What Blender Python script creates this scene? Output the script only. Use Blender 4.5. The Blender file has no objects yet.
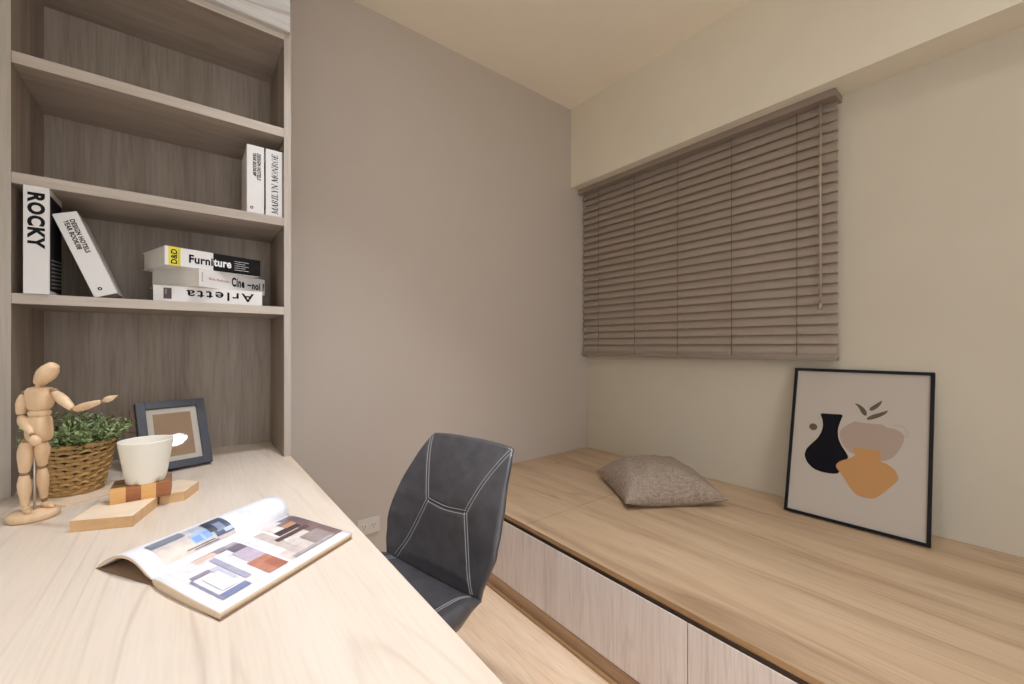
import bpy, bmesh, math, random
from mathutils import Vector, Matrix
PI = math.pi
C = bpy.context.scene.collection
SC = bpy.context.scene
random.seed(7)

# ------------------------------------------------------------------ materials
def srgb(r, g, b):
    def l(c):
        c /= 255.0
        return c/12.92 if c <= .04045 else ((c+.055)/1.055)**2.4
    return (l(r), l(g), l(b), 1.0)

def base_mat(name):
    m = bpy.data.materials.new(name); m.use_nodes = True
    nt = m.node_tree
    return m, nt, nt.nodes['Principled BSDF']

def plain(name, col, rough=.5, metal=0, noise=0.0, nscale=40, bump=0.0, coat=0, spec=.5):
    m, nt, b = base_mat(name)
    b.inputs['Base Color'].default_value = col
    b.inputs['Roughness'].default_value = rough
    b.inputs['Metallic'].default_value = metal
    b.inputs['Specular IOR Level'].default_value = spec
    b.inputs['Coat Weight'].default_value = coat
    if noise or bump:
        tc = nt.nodes.new('ShaderNodeTexCoord')
        n = nt.nodes.new('ShaderNodeTexNoise'); n.inputs['Scale'].default_value = nscale
        n.inputs['Detail'].default_value = 5
        nt.links.new(tc.outputs['Object'], n.inputs['Vector'])
        if noise:
            r = nt.nodes.new('ShaderNodeValToRGB')
            k0, k1 = 1-noise, 1+noise
            r.color_ramp.elements[0].position = .3; r.color_ramp.elements[1].position = .7
            r.color_ramp.elements[0].color = (col[0]*k0, col[1]*k0, col[2]*k0, 1)
            r.color_ramp.elements[1].color = (min(1, col[0]*k1), min(1, col[1]*k1), min(1, col[2]*k1), 1)
            nt.links.new(n.outputs['Fac'], r.inputs['Fac'])
            nt.links.new(r.outputs['Color'], b.inputs['Base Color'])
        if bump:
            bp = nt.nodes.new('ShaderNodeBump'); bp.inputs['Strength'].default_value = bump
            bp.inputs['Distance'].default_value = .002
            nt.links.new(n.outputs['Fac'], bp.inputs['Height'])
            nt.links.new(bp.outputs['Normal'], b.inputs['Normal'])
    return m

def wood(name, light, mid, dark, axis='y', scale=1.0, rough=.45, seed=0.0, pore=.35, wide=9.0, stain=.5):
    """laminate wood: grain drawn out along one axis"""
    m, nt, b = base_mat(name)
    N, Lk = nt.nodes.new, nt.links.new
    tc = N('ShaderNodeTexCoord')
    def mapped(across, along):
        mp = N('ShaderNodeMapping')
        s = {'x': (along, across, across), 'y': (across, along, across), 'z': (across, across, along)}[axis]
        mp.inputs['Scale'].default_value = [v*scale for v in s]
        mp.inputs['Location'].default_value = (seed, seed*1.7, seed*.6)
        Lk(tc.outputs['Object'], mp.inputs['Vector'])
        return mp
    n1 = N('ShaderNodeTexNoise'); n1.inputs['Scale'].default_value = 1.0
    n1.inputs['Detail'].default_value = 5; n1.inputs['Roughness'].default_value = .55
    n1.inputs['Distortion'].default_value = .6
    Lk(mapped(wide, .8).outputs[0], n1.inputs['Vector'])
    r = N('ShaderNodeValToRGB'); e = r.color_ramp.elements
    e[0].position = .28; e[0].color = dark
    e[1].position = .70; e[1].color = light
    x = e.new(.48); x.color = mid
    Lk(n1.outputs['Fac'], r.inputs['Fac'])
    # fine pores
    n2 = N('ShaderNodeTexNoise'); n2.inputs['Scale'].default_value = 1.0
    n2.inputs['Detail'].default_value = 3
    Lk(mapped(150, 7).outputs[0], n2.inputs['Vector'])
    r2 = N('ShaderNodeValToRGB')
    r2.color_ramp.elements[0].position = .32; r2.color_ramp.elements[0].color = (1-pore, 1-pore, 1-pore, 1)
    r2.color_ramp.elements[1].position = .55; r2.color_ramp.elements[1].color = (1, 1, 1, 1)
    Lk(n2.outputs['Fac'], r2.inputs['Fac'])
    mx = N('ShaderNodeMix'); mx.data_type = 'RGBA'; mx.blend_type = 'MULTIPLY'; mx.inputs['Factor'].default_value = 1
    Lk(r.outputs['Color'], mx.inputs[6]); Lk(r2.outputs['Color'], mx.inputs[7])
    # growth-ring veins: the contour lines of a slow drawn-out noise
    n3 = N('ShaderNodeTexNoise'); n3.inputs['Scale'].default_value = 1.0; n3.inputs['Detail'].default_value = 2
    n3.inputs['Distortion'].default_value = .35
    Lk(mapped(wide*.60, .34).outputs[0], n3.inputs['Vector'])
    ml = N('ShaderNodeMath'); ml.operation = 'MULTIPLY'; ml.inputs[1].default_value = 13.0
    fr = N('ShaderNodeMath'); fr.operation = 'PINGPONG'; fr.inputs[1].default_value = .5
    Lk(n3.outputs['Fac'], ml.inputs[0]); Lk(ml.outputs[0], fr.inputs[0])
    r3 = N('ShaderNodeValToRGB')
    r3.color_ramp.elements[0].position = .0; r3.color_ramp.elements[0].color = (1-stain*.42, 1-stain*.50, 1-stain*.56, 1)
    r3.color_ramp.elements[1].position = .11; r3.color_ramp.elements[1].color = (1, 1, 1, 1)
    Lk(fr.outputs[0], r3.inputs['Fac'])
    # veins come and go
    n4 = N('ShaderNodeTexNoise'); n4.inputs['Scale'].default_value = 1.0; n4.inputs['Detail'].default_value = 2
    Lk(mapped(wide*.7, 1.6).outputs[0], n4.inputs['Vector'])
    r4 = N('ShaderNodeValToRGB'); r4.color_ramp.elements[0].position = .40; r4.color_ramp.elements[1].position = .62
    Lk(n4.outputs['Fac'], r4.inputs['Fac'])
    m2 = N('ShaderNodeMix'); m2.data_type = 'RGBA'; m2.blend_type = 'MULTIPLY'
    Lk(r4.outputs['Color'], m2.inputs['Factor'])
    Lk(mx.outputs[2], m2.inputs[6]); Lk(r3.outputs['Color'], m2.inputs[7])
    Lk(m2.outputs[2], b.inputs['Base Color'])
    b.inputs['Roughness'].default_value = rough
    bp = N('ShaderNodeBump'); bp.inputs['Strength'].default_value = .08; bp.inputs['Distance'].default_value = .001
    Lk(n2.outputs['Fac'], bp.inputs['Height']); Lk(bp.outputs['Normal'], b.inputs['Normal'])
    return m

def emis(name, col, s):
    m = bpy.data.materials.new(name); m.use_nodes = True
    nt = m.node_tree; nt.nodes.clear()
    e = nt.nodes.new('ShaderNodeEmission'); e.inputs[0].default_value = col; e.inputs[1].default_value = s
    o = nt.nodes.new('ShaderNodeOutputMaterial'); nt.links.new(e.outputs[0], o.inputs[0])
    return m

def fabric(name, c1, c2):
    m, nt, b = base_mat(name)
    N, Lk = nt.nodes.new, nt.links.new
    tc = N('ShaderNodeTexCoord')
    outs = []
    for sc in ((420, 40, 40), (40, 420, 40)):
        mp = N('ShaderNodeMapping'); mp.inputs['Scale'].default_value = sc
        Lk(tc.outputs['Object'], mp.inputs['Vector'])
        n = N('ShaderNodeTexNoise'); n.inputs['Scale'].default_value = 1; n.inputs['Detail'].default_value = 2
        Lk(mp.outputs[0], n.inputs['Vector']); outs.append(n)
    a = N('ShaderNodeMath'); a.operation = 'ADD'
    Lk(outs[0].outputs['Fac'], a.inputs[0]); Lk(outs[1].outputs['Fac'], a.inputs[1])
    r = N('ShaderNodeValToRGB')
    h = N('ShaderNodeMath'); h.operation = 'MULTIPLY'; h.inputs[1].default_value = .5
    Lk(a.outputs[0], h.inputs[0]); Lk(h.outputs[0], r.inputs['Fac'])
    r.color_ramp.elements[0].position = .38; r.color_ramp.elements[0].color = c1
    r.color_ramp.elements[1].position = .62; r.color_ramp.elements[1].color = c2
    Lk(r.outputs['Color'], b.inputs['Base Color'])
    b.inputs['Roughness'].default_value = .95
    b.inputs['Specular IOR Level'].default_value = .1
    bp = N('ShaderNodeBump'); bp.inputs['Strength'].default_value = .5; bp.inputs['Distance'].default_value = .0015
    Lk(h.outputs[0], bp.inputs['Height']); Lk(bp.outputs['Normal'], b.inputs['Normal'])
    return m

M = {}
M['taupe'] = plain('taupe_paint', srgb(192, 180, 168), .8, noise=.008, nscale=5, spec=.2)
M['cream'] = plain('cream_paint', srgb(204, 194, 175), .85, noise=.015, nscale=5, spec=.2)
M['white_wall'] = plain('white_paint', srgb(238, 238, 234), .85, noise=.01, nscale=5, spec=.2)
M['beam'] = plain('cream_paint_beam_lit', srgb(226, 216, 196), .85, noise=.015, nscale=5, spec=.2)  # the wall's cream, lightened to stand in for light the beam lacks
M['ceil'] = plain('ceiling_paint', srgb(240, 229, 209), .9, noise=.01, nscale=5, spec=.1)
M['desk'] = wood('desk_maple', srgb(218, 204, 187), srgb(212, 196, 177), srgb(198, 175, 151), 'y', 1.0, .42, 3.1, .06, 6, .42)
M['bench'] = wood('bench_oak', srgb(203, 175, 143), srgb(189, 160, 127), srgb(155, 125, 96), 'y', 1.0, .42, 8.3, .10, 8, .5)
M['bench_edge'] = wood('bench_edge_oak', srgb(178, 140, 98), srgb(162, 125, 84), srgb(140, 104, 68), 'y', 1.0, .5, 2.3, .2, 10, .3)
M['kick'] = wood('kick_oak', srgb(176, 142, 106), srgb(160, 126, 92), srgb(140, 106, 76), 'y', 1.0, .5, 5.3, .2, 10, .3)
M['gap'] = plain('gap_brown', srgb(128, 108, 90), .7)
M['front'] = wood('bench_front_ash', srgb(232, 219, 210), srgb(224, 210, 200), srgb(208, 192, 182), 'z', 1.0, .5, 1.3, .14, 12, .3)
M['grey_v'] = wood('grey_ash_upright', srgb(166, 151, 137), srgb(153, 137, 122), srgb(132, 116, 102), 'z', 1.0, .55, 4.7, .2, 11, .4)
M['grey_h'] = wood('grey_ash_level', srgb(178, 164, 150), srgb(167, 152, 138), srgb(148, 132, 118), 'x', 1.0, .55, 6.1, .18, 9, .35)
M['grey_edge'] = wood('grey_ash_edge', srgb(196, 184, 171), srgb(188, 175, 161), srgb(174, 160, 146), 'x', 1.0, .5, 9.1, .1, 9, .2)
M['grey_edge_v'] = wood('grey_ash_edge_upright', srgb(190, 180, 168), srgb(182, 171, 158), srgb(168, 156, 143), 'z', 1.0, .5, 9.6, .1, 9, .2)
M['door'] = wood('pale_ash_door', srgb(216, 213, 208), srgb(202, 198, 192), srgb(166, 160, 154), 'x', 1.0, .5, 12.0, .2, 5, 1.0)
M['floor'] = wood('floor_oak', srgb(240, 212, 180), srgb(234, 203, 170), srgb(220, 184, 148), 'y', 1.0, .4, 15.0, .14, 8, .3)
M['blind'] = plain('blind_taupe', srgb(156, 140, 126), .45, noise=.03, nscale=30)
M['blind_rail'] = plain('blind_rail_taupe', srgb(138, 123, 110), .4)
M['cord'] = plain('cord_taupe', srgb(96, 82, 70), .8)
M['wand'] = plain('wand_beige', srgb(160, 145, 126), .35)
M['blackframe'] = plain('black_wood', srgb(18, 17, 18), .6, spec=.2)
M['navyframe'] = plain('charcoal_wood', srgb(47, 50, 60), .45, noise=.06, nscale=60)
M['print_paper'] = plain('print_paper', srgb(182, 170, 157), .6)
M['white'] = plain('white_paper', srgb(236, 234, 230), .5)
M['pagewhite'] = plain('magazine_white', srgb(230, 230, 234), .3)
M['pages'] = plain('page_block', srgb(222, 216, 205), .8, noise=.06, nscale=300)
M['page_edge'] = plain('magazine_page_edges', srgb(214, 192, 164), .7, noise=.08, nscale=300)
M['bookwhite'] = plain('book_white', srgb(226, 222, 218), .45)
M['ink'] = plain('ink_black', srgb(20, 19, 20), .7, spec=.15)
M['inkwhite'] = plain('ink_white', srgb(235, 235, 232), .5)
M['inkgrey'] = plain('ink_grey', srgb(120, 116, 112), .5)
M['inkred'] = plain('ink_red', srgb(150, 90, 96), .5)
M['yellow'] = plain('book_yellow', srgb(222, 208, 52), .5)
M['plum'] = plain('book_plum', srgb(70, 50, 58), .5)
M['vase_black'] = plain('vase_black', srgb(18, 17, 22), .8, spec=.1)
M['vase_blush'] = plain('vase_blush', srgb(164, 140, 124), .6)
M['vase_ochre'] = plain('vase_ochre', srgb(182, 130, 74), .6)
M['leaf_brown'] = plain('leaf_brown', srgb(78, 66, 52), .6)
M['leather'] = plain('dark_leather', srgb(66, 64, 66), .34, noise=.22, nscale=26, bump=.12, spec=.5, coat=.12)
M['stitch'] = plain('pale_thread', srgb(165, 163, 160), .7)
M['shell'] = plain('black_shell', srgb(40, 38, 38), .35)
M['metal_black'] = plain('black_metal', srgb(30, 30, 31), .35, .6)
M['chrome'] = plain('steel', srgb(196, 196, 196), .25, 1)
M['linen'] = fabric('linen_taupe', srgb(128, 112, 98), srgb(166, 148, 132))
M['manikin'] = wood('manikin_beech', srgb(233, 202, 164), srgb(226, 192, 152), srgb(212, 174, 133), 'z', 6.0, .45, 1.0, .08, 4, .1)
M['manikin_joint'] = plain('joint_dark', srgb(148, 112, 80), .6)
M['block'] = wood('pine_block', srgb(236, 216, 188), srgb(229, 206, 176), srgb(216, 188, 155), 'x', 4.0, .5, 3.0, .08, 4, .15)
M['block_side'] = wood('pine_block_side_shade', srgb(222, 184, 136), srgb(214, 174, 126), srgb(200, 158, 110), 'x', 4.0, .55, 3.6, .12, 4, .15)  # same pine, with the shade on its sides put into the colour
M['strip_light'] = wood('strip_light', srgb(228, 178, 112), srgb(220, 168, 100), srgb(204, 150, 84), 'x', 6.0, .45, 3.0, .08, 4, .1)
M['strip_dark'] = wood('strip_dark', srgb(170, 104, 60), srgb(150, 88, 50), srgb(120, 68, 38), 'x', 6.0, .45, 3.0, .15, 5, .3)
M['board_top'] = plain('dark_wood_and_shade', srgb(120, 98, 66), .6, noise=.1, nscale=60)  # dark wood with the shade around the pot mixed into its colour
M['pot'] = plain('matte_white_ceramic', srgb(232, 226, 212), .42)
M['weave'] = plain('seagrass', srgb(186, 150, 96), .75, noise=.16, nscale=90, bump=.3)
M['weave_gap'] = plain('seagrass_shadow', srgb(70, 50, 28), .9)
M['soil'] = plain('soil', srgb(40, 32, 25), 1, noise=.3, nscale=80)
M['kraft'] = plain('kraft_board', srgb(172, 136, 104), .6, noise=.05, nscale=20)
M['mat'] = plain('mat_board', srgb(226, 218, 204), .7)
M['plate'] = plain('outlet_plastic', srgb(206, 200, 190), .4)
M['plate_wood'] = plain('socket_beige', srgb(158, 140, 120), .5)
M['steel_brush'] = plain('rod_metal', srgb(205, 200, 196), .3, .8)
M['lamp_ring'] = plain('lamp_ring_white', srgb(235, 233, 228), .5)

def leafmat():
    m, nt, b = base_mat('small_leaf_green')
    tc = nt.nodes.new('ShaderNodeTexCoord'); n = nt.nodes.new('ShaderNodeTexNoise')
    n.inputs['Scale'].default_value = 70
    nt.links.new(tc.outputs['Object'], n.inputs['Vector'])
    r = nt.nodes.new('ShaderNodeValToRGB')
    r.color_ramp.elements[0].position = .35; r.color_ramp.elements[0].color = srgb(54, 74, 38)
    r.color_ramp.elements[1].position = .65; r.color_ramp.elements[1].color = srgb(160, 176, 112)
    nt.links.new(n.outputs['Fac'], r.inputs['Fac']); nt.links.new(r.outputs['Color'], b.inputs['Base Color'])
    b.inputs['Roughness'].default_value = .5
    return m
M['leaf'] = leafmat()
def glassmat():
    m, nt, b = base_mat('clear_glazing')
    nt.nodes.remove(b)
    t = nt.nodes.new('ShaderNodeBsdfTransparent'); g = nt.nodes.new('ShaderNodeBsdfGlossy')
    g.inputs['Roughness'].default_value = .02
    f = nt.nodes.new('ShaderNodeFresnel'); f.inputs['IOR'].default_value = 1.5
    mx = nt.nodes.new('ShaderNodeMixShader')
    nt.links.new(f.outputs[0], mx.inputs[0]); nt.links.new(t.outputs[0], mx.inputs[1]); nt.links.new(g.outputs[0], mx.inputs[2])
    nt.links.new(mx.outputs[0], nt.nodes['Material Output'].inputs[0])
    return m
M['glass'] = glassmat()

# ------------------------------------------------------------------ mesh helpers
class MB:
    def __init__(s):
        s.v = []; s.f = []; s.mi = []; s.sm = []
    def add(s, vs, fs, mi=0, smooth=False, mat=None):
        o = len(s.v)
        for p in vs:
            p = Vector(p)
            s.v.append(mat @ p if mat else p)
        for f in fs:
            s.f.append([i+o for i in f]); s.mi.append(mi); s.sm.append(smooth)
        return s
    def box(s, x0, x1, y0, y1, z0, z1, mi=0, bev=.0, mat=None):
        bm = bmesh.new()
        bmesh.ops.create_cube(bm, size=1)
        for v in bm.verts:
            v.co = Vector(((x0+x1)/2+v.co.x*(x1-x0), (y0+y1)/2+v.co.y*(y1-y0), (z0+z1)/2+v.co.z*(z1-z0)))
        if bev > 0:
            bmesh.ops.bevel(bm, geom=bm.edges[:], offset=bev, segments=2, affect='EDGES', profile=.5)
        bm.verts.index_update()
        s.add([v.co.copy() for v in bm.verts], [[v.index for v in f.verts] for f in bm.faces], mi, False, mat)
        bm.free()
        return s
    def grid(s, fn, nu, nv, mi=0, smooth=True, closeu=False, flip=False):
        vs = []
        for j in range(nv+1):
            for i in range(nu + (0 if closeu else 1)):
                vs.append(fn(i/nu, j/nv))
        w = nu if closeu else nu+1
        fs = []
        for j in range(nv):
            for i in range(nu):
                a = j*w+i; b = j*w+(i+1) % w if closeu else j*w+i+1
                q = [a, b, b+w, a+w]
                fs.append(q[::-1] if flip else q)
        return s.add(vs, fs, mi, smooth)
    def lathe(s, prof, n=48, mi=0, smooth=True, mat=None):
        vs = []; fs = []; m = len(prof)
        for r, z in prof:
            for i in range(n):
                a = 2*PI*i/n
                vs.append((r*math.cos(a), r*math.sin(a), z))
        for j in range(m-1):
            for i in range(n):
                k = (i+1) % n
                fs.append([j*n+i, j*n+k, (j+1)*n+k, (j+1)*n+i])
        if prof[0][0] > 1e-5: fs.append(list(range(n))[::-1])
        if prof[-1][0] > 1e-5: fs.append([(m-1)*n+i for i in range(n)])
        return s.add(vs, fs, mi, smooth, mat)
    def limb(s, p0, p1, radii, n=16, mi=0, flat=1.0):
        """rounded tapering limb between two points, radii given along its length"""
        p0 = Vector(p0); p1 = Vector(p1); d = p1-p0; L = d.length
        q = Vector((0, 0, 1)).rotation_difference(d.normalized()).to_matrix().to_4x4()
        prof = []; k = len(radii)
        r0, r1 = radii[0], radii[-1]
        for a in (0, 30, 60): prof.append((max(1e-6, r0*math.sin(math.radians(a))), -r0*.6*math.cos(math.radians(a))))
        N = 10
        for i in range(N+1):
            t = i/N; x = t*(k-1); a = min(int(x), k-2); f = x-a
            f = f*f*(3-2*f)
            prof.append((radii[a]*(1-f)+radii[a+1]*f, t*L))
        for a in (60, 30, 0): prof.append((max(1e-6, r1*math.sin(math.radians(a))), L+r1*.6*math.cos(math.radians(a))))
        return s.lathe(prof, n, mi, True, Matrix.Translation(p0) @ q)
    def tube(s, pts, r, n=8, mi=0):
        pts = [Vector(p) for p in pts]; vs = []; fs = []
        up = None
        for i, p in enumerate(pts):
            t = (pts[min(i+1, len(pts)-1)]-pts[max(i-1, 0)]).normalized()
            if up is None:
                up = t.orthogonal().normalized()
            else:
                up = (up-t*up.dot(t)).normalized()
            b = t.cross(up)
            for k in range(n):
                a = 2*PI*k/n
                vs.append(p+up*(r*math.cos(a))+b*(r*math.sin(a)))
        for i in range(len(pts)-1):
            for k in range(n):
                l = (k+1) % n
                fs.append([i*n+k, i*n+l, (i+1)*n+l, (i+1)*n+k])
        fs.append(list(range(n))[::-1]); fs.append([(len(pts)-1)*n+k for k in range(n)])
        return s.add(vs, fs, mi, True)
    def prism(s, poly, z0, z1, mi=0, mi_side=None, mat=None):
        n = len(poly)
        vs = [(x, y, z0) for x, y in poly]+[(x, y, z1) for x, y in poly]
        s.add(vs, [list(range(n))[::-1], list(range(n, 2*n))], mi, False, mat)
        return s.add(vs, [[i, (i+1) % n, n+(i+1) % n, n+i] for i in range(n)], mi if mi_side is None else mi_side, False, mat)
    def build(s, name, mats, parent=None, fixn=False):
        me = bpy.data.meshes.new(name)
        me.from_pydata([tuple(v) for v in s.v], [], s.f)
        if not isinstance(mats, (list, tuple)): mats = [mats]
        for m in mats: me.materials.append(m)
        me.polygons.foreach_set('material_index', s.mi)
        me.polygons.foreach_set('use_smooth', s.sm)
        if fixn:
            bm = bmesh.new(); bm.from_mesh(me)
            bmesh.ops.remove_doubles(bm, verts=bm.verts[:], dist=1e-6)
            bmesh.ops.recalc_face_normals(bm, faces=bm.faces[:]); bm.to_mesh(me); bm.free()
        me.update()
        o = bpy.data.objects.new(name, me); C.objects.link(o)
        if parent: o.parent = parent
        return o

def thing(name, label, cat, loc=(0, 0, 0), rot=(0, 0, 0), group=None):
    o = bpy.data.objects.new(name, None); C.objects.link(o)
    o.empty_display_size = .05
    o.location = loc; o.rotation_euler = rot
    o['label'] = label; o['category'] = cat
    if group: o['group'] = group
    return o
def tag(o, label, cat, group=None):
    o['label'] = label; o['category'] = cat
    if group: o['group'] = group
    return o
def struct(name, mb, m, label=None):
    o = mb.build(name, m); o['kind'] = 'structure'
    if label: o['label'] = label; o['category'] = name.split('_')[0]
    return o

def glyphs(text, bold=0.0, spacing=1.07):
    cu = bpy.data.curves.new('lettering', 'FONT'); cu.body = text; cu.size = 1
    cu.offset = bold; cu.space_character = spacing; cu.space_line = .8; cu.resolution_u = 4
    o = bpy.data.objects.new('lettering', cu); C.objects.link(o)
    bpy.context.view_layer.update()
    dg = bpy.context.evaluated_depsgraph_get()
    me = bpy.data.meshes.new_from_object(o.evaluated_get(dg))
    vs = [v.co.copy() for v in me.vertices]; fs = [list(p.vertices) for p in me.polygons]
    bpy.data.objects.remove(o); bpy.data.curves.remove(cu); bpy.data.meshes.remove(me)
    return vs, fs
# thick and thin stroke capitals for the serif title (x0,y0,x1,y1,width) in a unit box
SERIF = {
 'M': (1.1, [(.12,0,.12,1,.05),(.16,1,.52,.05,.17),(.52,.05,.9,1,.05),(.92,0,.92,1,.17),(0,0,.26,0,.04),(.76,0,1.08,0,.04),(0,1,.2,1,.04),(.88,1,1.08,1,.04)]),
 'A': (.92, [(.14,0,.46,1,.05),(.46,1,.78,0,.17),(.24,.33,.66,.33,.05),(0,0,.28,0,.04),(.6,0,.94,0,.04)]),
 'R': (.9, [(.2,0,.2,1,.17),(.2,.97,.55,.97,.06),(.62,.9,.62,.6,.16),(.2,.5,.55,.5,.06),(.45,.5,.8,.02,.16),(.02,0,.38,0,.04)]),
 'I': (.48, [(.22,0,.22,1,.17),(.02,0,.42,0,.05),(.02,1,.42,1,.05)]),
 'L': (.8, [(.2,0,.2,1,.17),(.02,1,.4,1,.05),(.02,.02,.7,.02,.06),(.7,0,.7,.28,.06)]),
 'Y': (.9, [(.12,1,.46,.45,.17),(.46,.45,.8,1,.05),(.46,0,.46,.48,.17),(0,1,.28,1,.04),(.66,1,.9,1,.04),(.3,0,.62,0,.04)]),
 'N': (1.0, [(.14,0,.14,1,.05),(.14,1,.8,0,.17),(.8,0,.8,1,.05),(0,0,.28,0,.04),(.64,1,.94,1,.04)]),
 'O': (.95, [(.14,.25,.14,.75,.16),(.76,.25,.76,.75,.16),(.18,.8,.35,.97,.08),(.35,.97,.55,.97,.05),(.55,.97,.72,.8,.08),(.18,.2,.35,.03,.08),(.35,.03,.55,.03,.05),(.55,.03,.72,.2,.08)]),
 'E': (.8, [(.2,0,.2,1,.17),(.02,.98,.68,.98,.06),(.2,.5,.5,.5,.05),(.02,.02,.7,.02,.06),(.68,.74,.68,1,.05),(.7,0,.7,.28,.05),(.5,.38,.5,.62,.05)]),
 ' ': (.45, [])}
def serif(text):
    vs = []; fs = []; cx = 0
    for ch in text:
        adv, st = SERIF[ch]
        for x0, y0, x1, y1, w in st:
            w = max(w*1.1, .085)
            d = Vector((x1-x0, y1-y0, 0)).normalized()
            if abs(d.y) > .4: n = Vector((1, 0, 0))*w/2
            else: n = Vector((0, 1, 0))*w/2
            a = Vector((x0+cx, y0, 0)); b = Vector((x1+cx, y1, 0)); o = len(vs)
            vs += [a-n, b-n, b+n, a+n]; fs.append([o, o+1, o+2, o+3])
        cx += adv
    return vs, fs
def place(mb, g, org, rd, ud, width, height, shear=0, mi=0):
    """fit glyph outlines into a box: org = its centre, rd = reading direction, ud = up direction"""
    vs, fs = g
    vs = [Vector((v.x+shear*v.y, v.y, 0)) for v in vs]
    x0 = min(v.x for v in vs); x1 = max(v.x for v in vs); y0 = min(v.y for v in vs); y1 = max(v.y for v in vs)
    org = Vector(org); rd = Vector(rd); ud = Vector(ud)
    out = [org+rd*(((v.x-x0)/(x1-x0)-.5)*width)+ud*(((v.y-y0)/(y1-y0)-.5)*height) for v in vs]
    mb.add(out, fs, mi)

# ------------------------------------------------------------------ room
XL, XW, YF, YB, ZC = -.47, 2.488, -1.15, 2.213, 3.006
struct('floor', MB().box(XL-.1, XW+.1, YF-.1, YB+.1, -.05, 0), M['floor'])
struct('ceiling', MB().box(XL-.1, XW+.1, YF-.1, YB+.1, ZC, ZC+.05), M['ceil'])
struct('wall_back', MB().box(XL-.1, XW+.1, YB, YB+.1, 0, ZC), M['taupe'])
struct('wall_right', MB().box(XW, XW+.1, YF, YB, 0, ZC), M['cream'])
struct('wall_left', MB().box(XL-.1, XL, YF, YB, 0, ZC), M['white_wall'])
struct('wall_front', MB().box(XL-.1, -.1, YF-.1, YF, 0, ZC).box(1.15, XW+.1, YF-.1, YF, 0, ZC).box(-.1, 1.15, YF-.1, YF, 2.35, ZC), M['white_wall'])   # unseen opening behind the camera, added to let fill light in
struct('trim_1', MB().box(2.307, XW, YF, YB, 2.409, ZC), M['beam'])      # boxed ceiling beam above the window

# ------------------------------------------------------------------ desk
ZD = .76
desk = thing('desk', 'long pale maple built-in desk running from the camera into the bookcase', 'desk', (0, 0, 0))
MB().box(-.465, .324, -.75, 2.208, ZD-.045, ZD, bev=.0012).build('desktop', M['desk'], desk)
MB().box(-.46, .29, -.73, -.70, 0, ZD-.045, bev=.001).build('support_panel', M['grey_v'], desk)
MB().box(-.46, .29, 1.87, 1.90, 0, ZD-.045, bev=.001).build('support_panel', M['grey_v'], desk)

# ------------------------------------------------------------------ bookcase standing on the desk
YC, YCB = 1.848, 2.208
bc = thing('bookcase', 'tall grey ash open bookcase with three shelves standing on the desk end', 'bookcase', (0, 0, ZD))
def bcbox(name, mats, x0, x1, y0, y1, z0, z1, frontmat=True, bev=.0008):
    mb = MB().box(x0, x1, y0+.0012, y1, z0-ZD, z1-ZD, 0, 0)
    mb.box(x0, x1, y0, y0+.0012, z0-ZD, z1-ZD, 1, 0)
    return mb.build(name, mats, bc)
bcbox('side_panel', [M['grey_v'], M['grey_edge_v']], .300, .324, YC, YCB, ZD, 2.455)
bcbox('side_panel', [M['grey_v'], M['grey_edge_v']], -.462, -.406, YC, YCB, ZD, 2.455)
MB().box(-.406, .300, YCB-.012, YCB, 0, 2.455-ZD).build('back_panel', M['grey_v'], bc)
for zb, zt in ((2.029, 2.063), (1.677, 1.709), (1.325, 1.355)):
    bcbox('shelf', [M['grey_h'], M['grey_edge']], -.4055, .2995, YC+.002, YCB-.012, zb, zt)
bcbox('top_panel', [M['grey_h'], M['grey_edge']], -.406, .300, YC, YCB-.012, 2.415, 2.455)
for x0, z0, w, h in ((-.180, .862, .034, .09), (-.236, .862, .034, .09)):
    p = MB().box(x0, x0+w, YCB-.018, YCB-.012, z0-ZD, z0+h-ZD, bev=.002)
    p.build('socket_plate', M['plate_wood'], bc)
oc = thing('overhead_cabinet', 'pale ash overhead cupboard above the bookcase reaching the ceiling', 'cabinet', (0, 0, 2.456))
MB().box(-.462, .324, YC, YCB, .0, ZC-2.456-.002).build('carcass', M['grey_v'], oc)
MB().box(-.462, -.068, YC-.02, YC-.0015, -.016, ZC-2.456-.004, bev=.001).build('door', M['door'], oc)
MB().box(-.065, .3185, YC-.02, YC-.0015, -.016, ZC-2.456-.004, bev=.001).build('door', M['door'], oc)

# ------------------------------------------------------------------ books
def book_parts(root, w, h, d, title=None, mats=None, fill=None):
    """spine on the plane y=0 facing -y, thickness along x, height along z"""
    t = .0025
    mb = MB()
    mb.box(0, w, 0, t, 0, h, 0, .0006).box(0, t, t, d, 0, h, 0, .0006).box(w-t, w, t, d, 0, h, 0, .0006)
    mb.build('cover', mats or M['bookwhite'], root)
    mb = MB().box(t, w-t, t, d-.006, .004, h-.004)
    mb.build('page_block', M['pages'], root)
RD_DOWN, UP_DOWN = (0, 0, -1), (1, 0, 0)      # title reading from the top down
RD_UP, UP_UP = (0, 0, 1), (-1, 0, 0)          # title reading from the bottom up
E_ = -.0006
GB = 'white books in the bookcase'
z3, z2 = 1.3552, 1.7092
# thick upright book, far left
b = thing('book', 'thick white upright book with big black ROCKY title', 'book', (-.3815, 1.842, z3), group=GB)
book_parts(b, .0525, .320, .155)
mb = MB(); place(mb, glyphs('ROCKY', .05, 1.14), (.026, E_, .218), RD_DOWN, UP_DOWN, .166, .036); mb.build('spine_title', M['ink'], b)
mb = MB()
mb.box(.0526, .0529, .006, .15, .012, .30, 0)
for k in range(8): mb.add([(.0532, .02, .02+k*.012), (.0532, .14, .03+k*.012), (.0532, .14, .035+k*.012), (.0532, .02, .025+k*.012)], [[0, 1, 2, 3]], 1)
mb.build('cover_picture', [M['ink'], M['inkgrey']], b)
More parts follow.
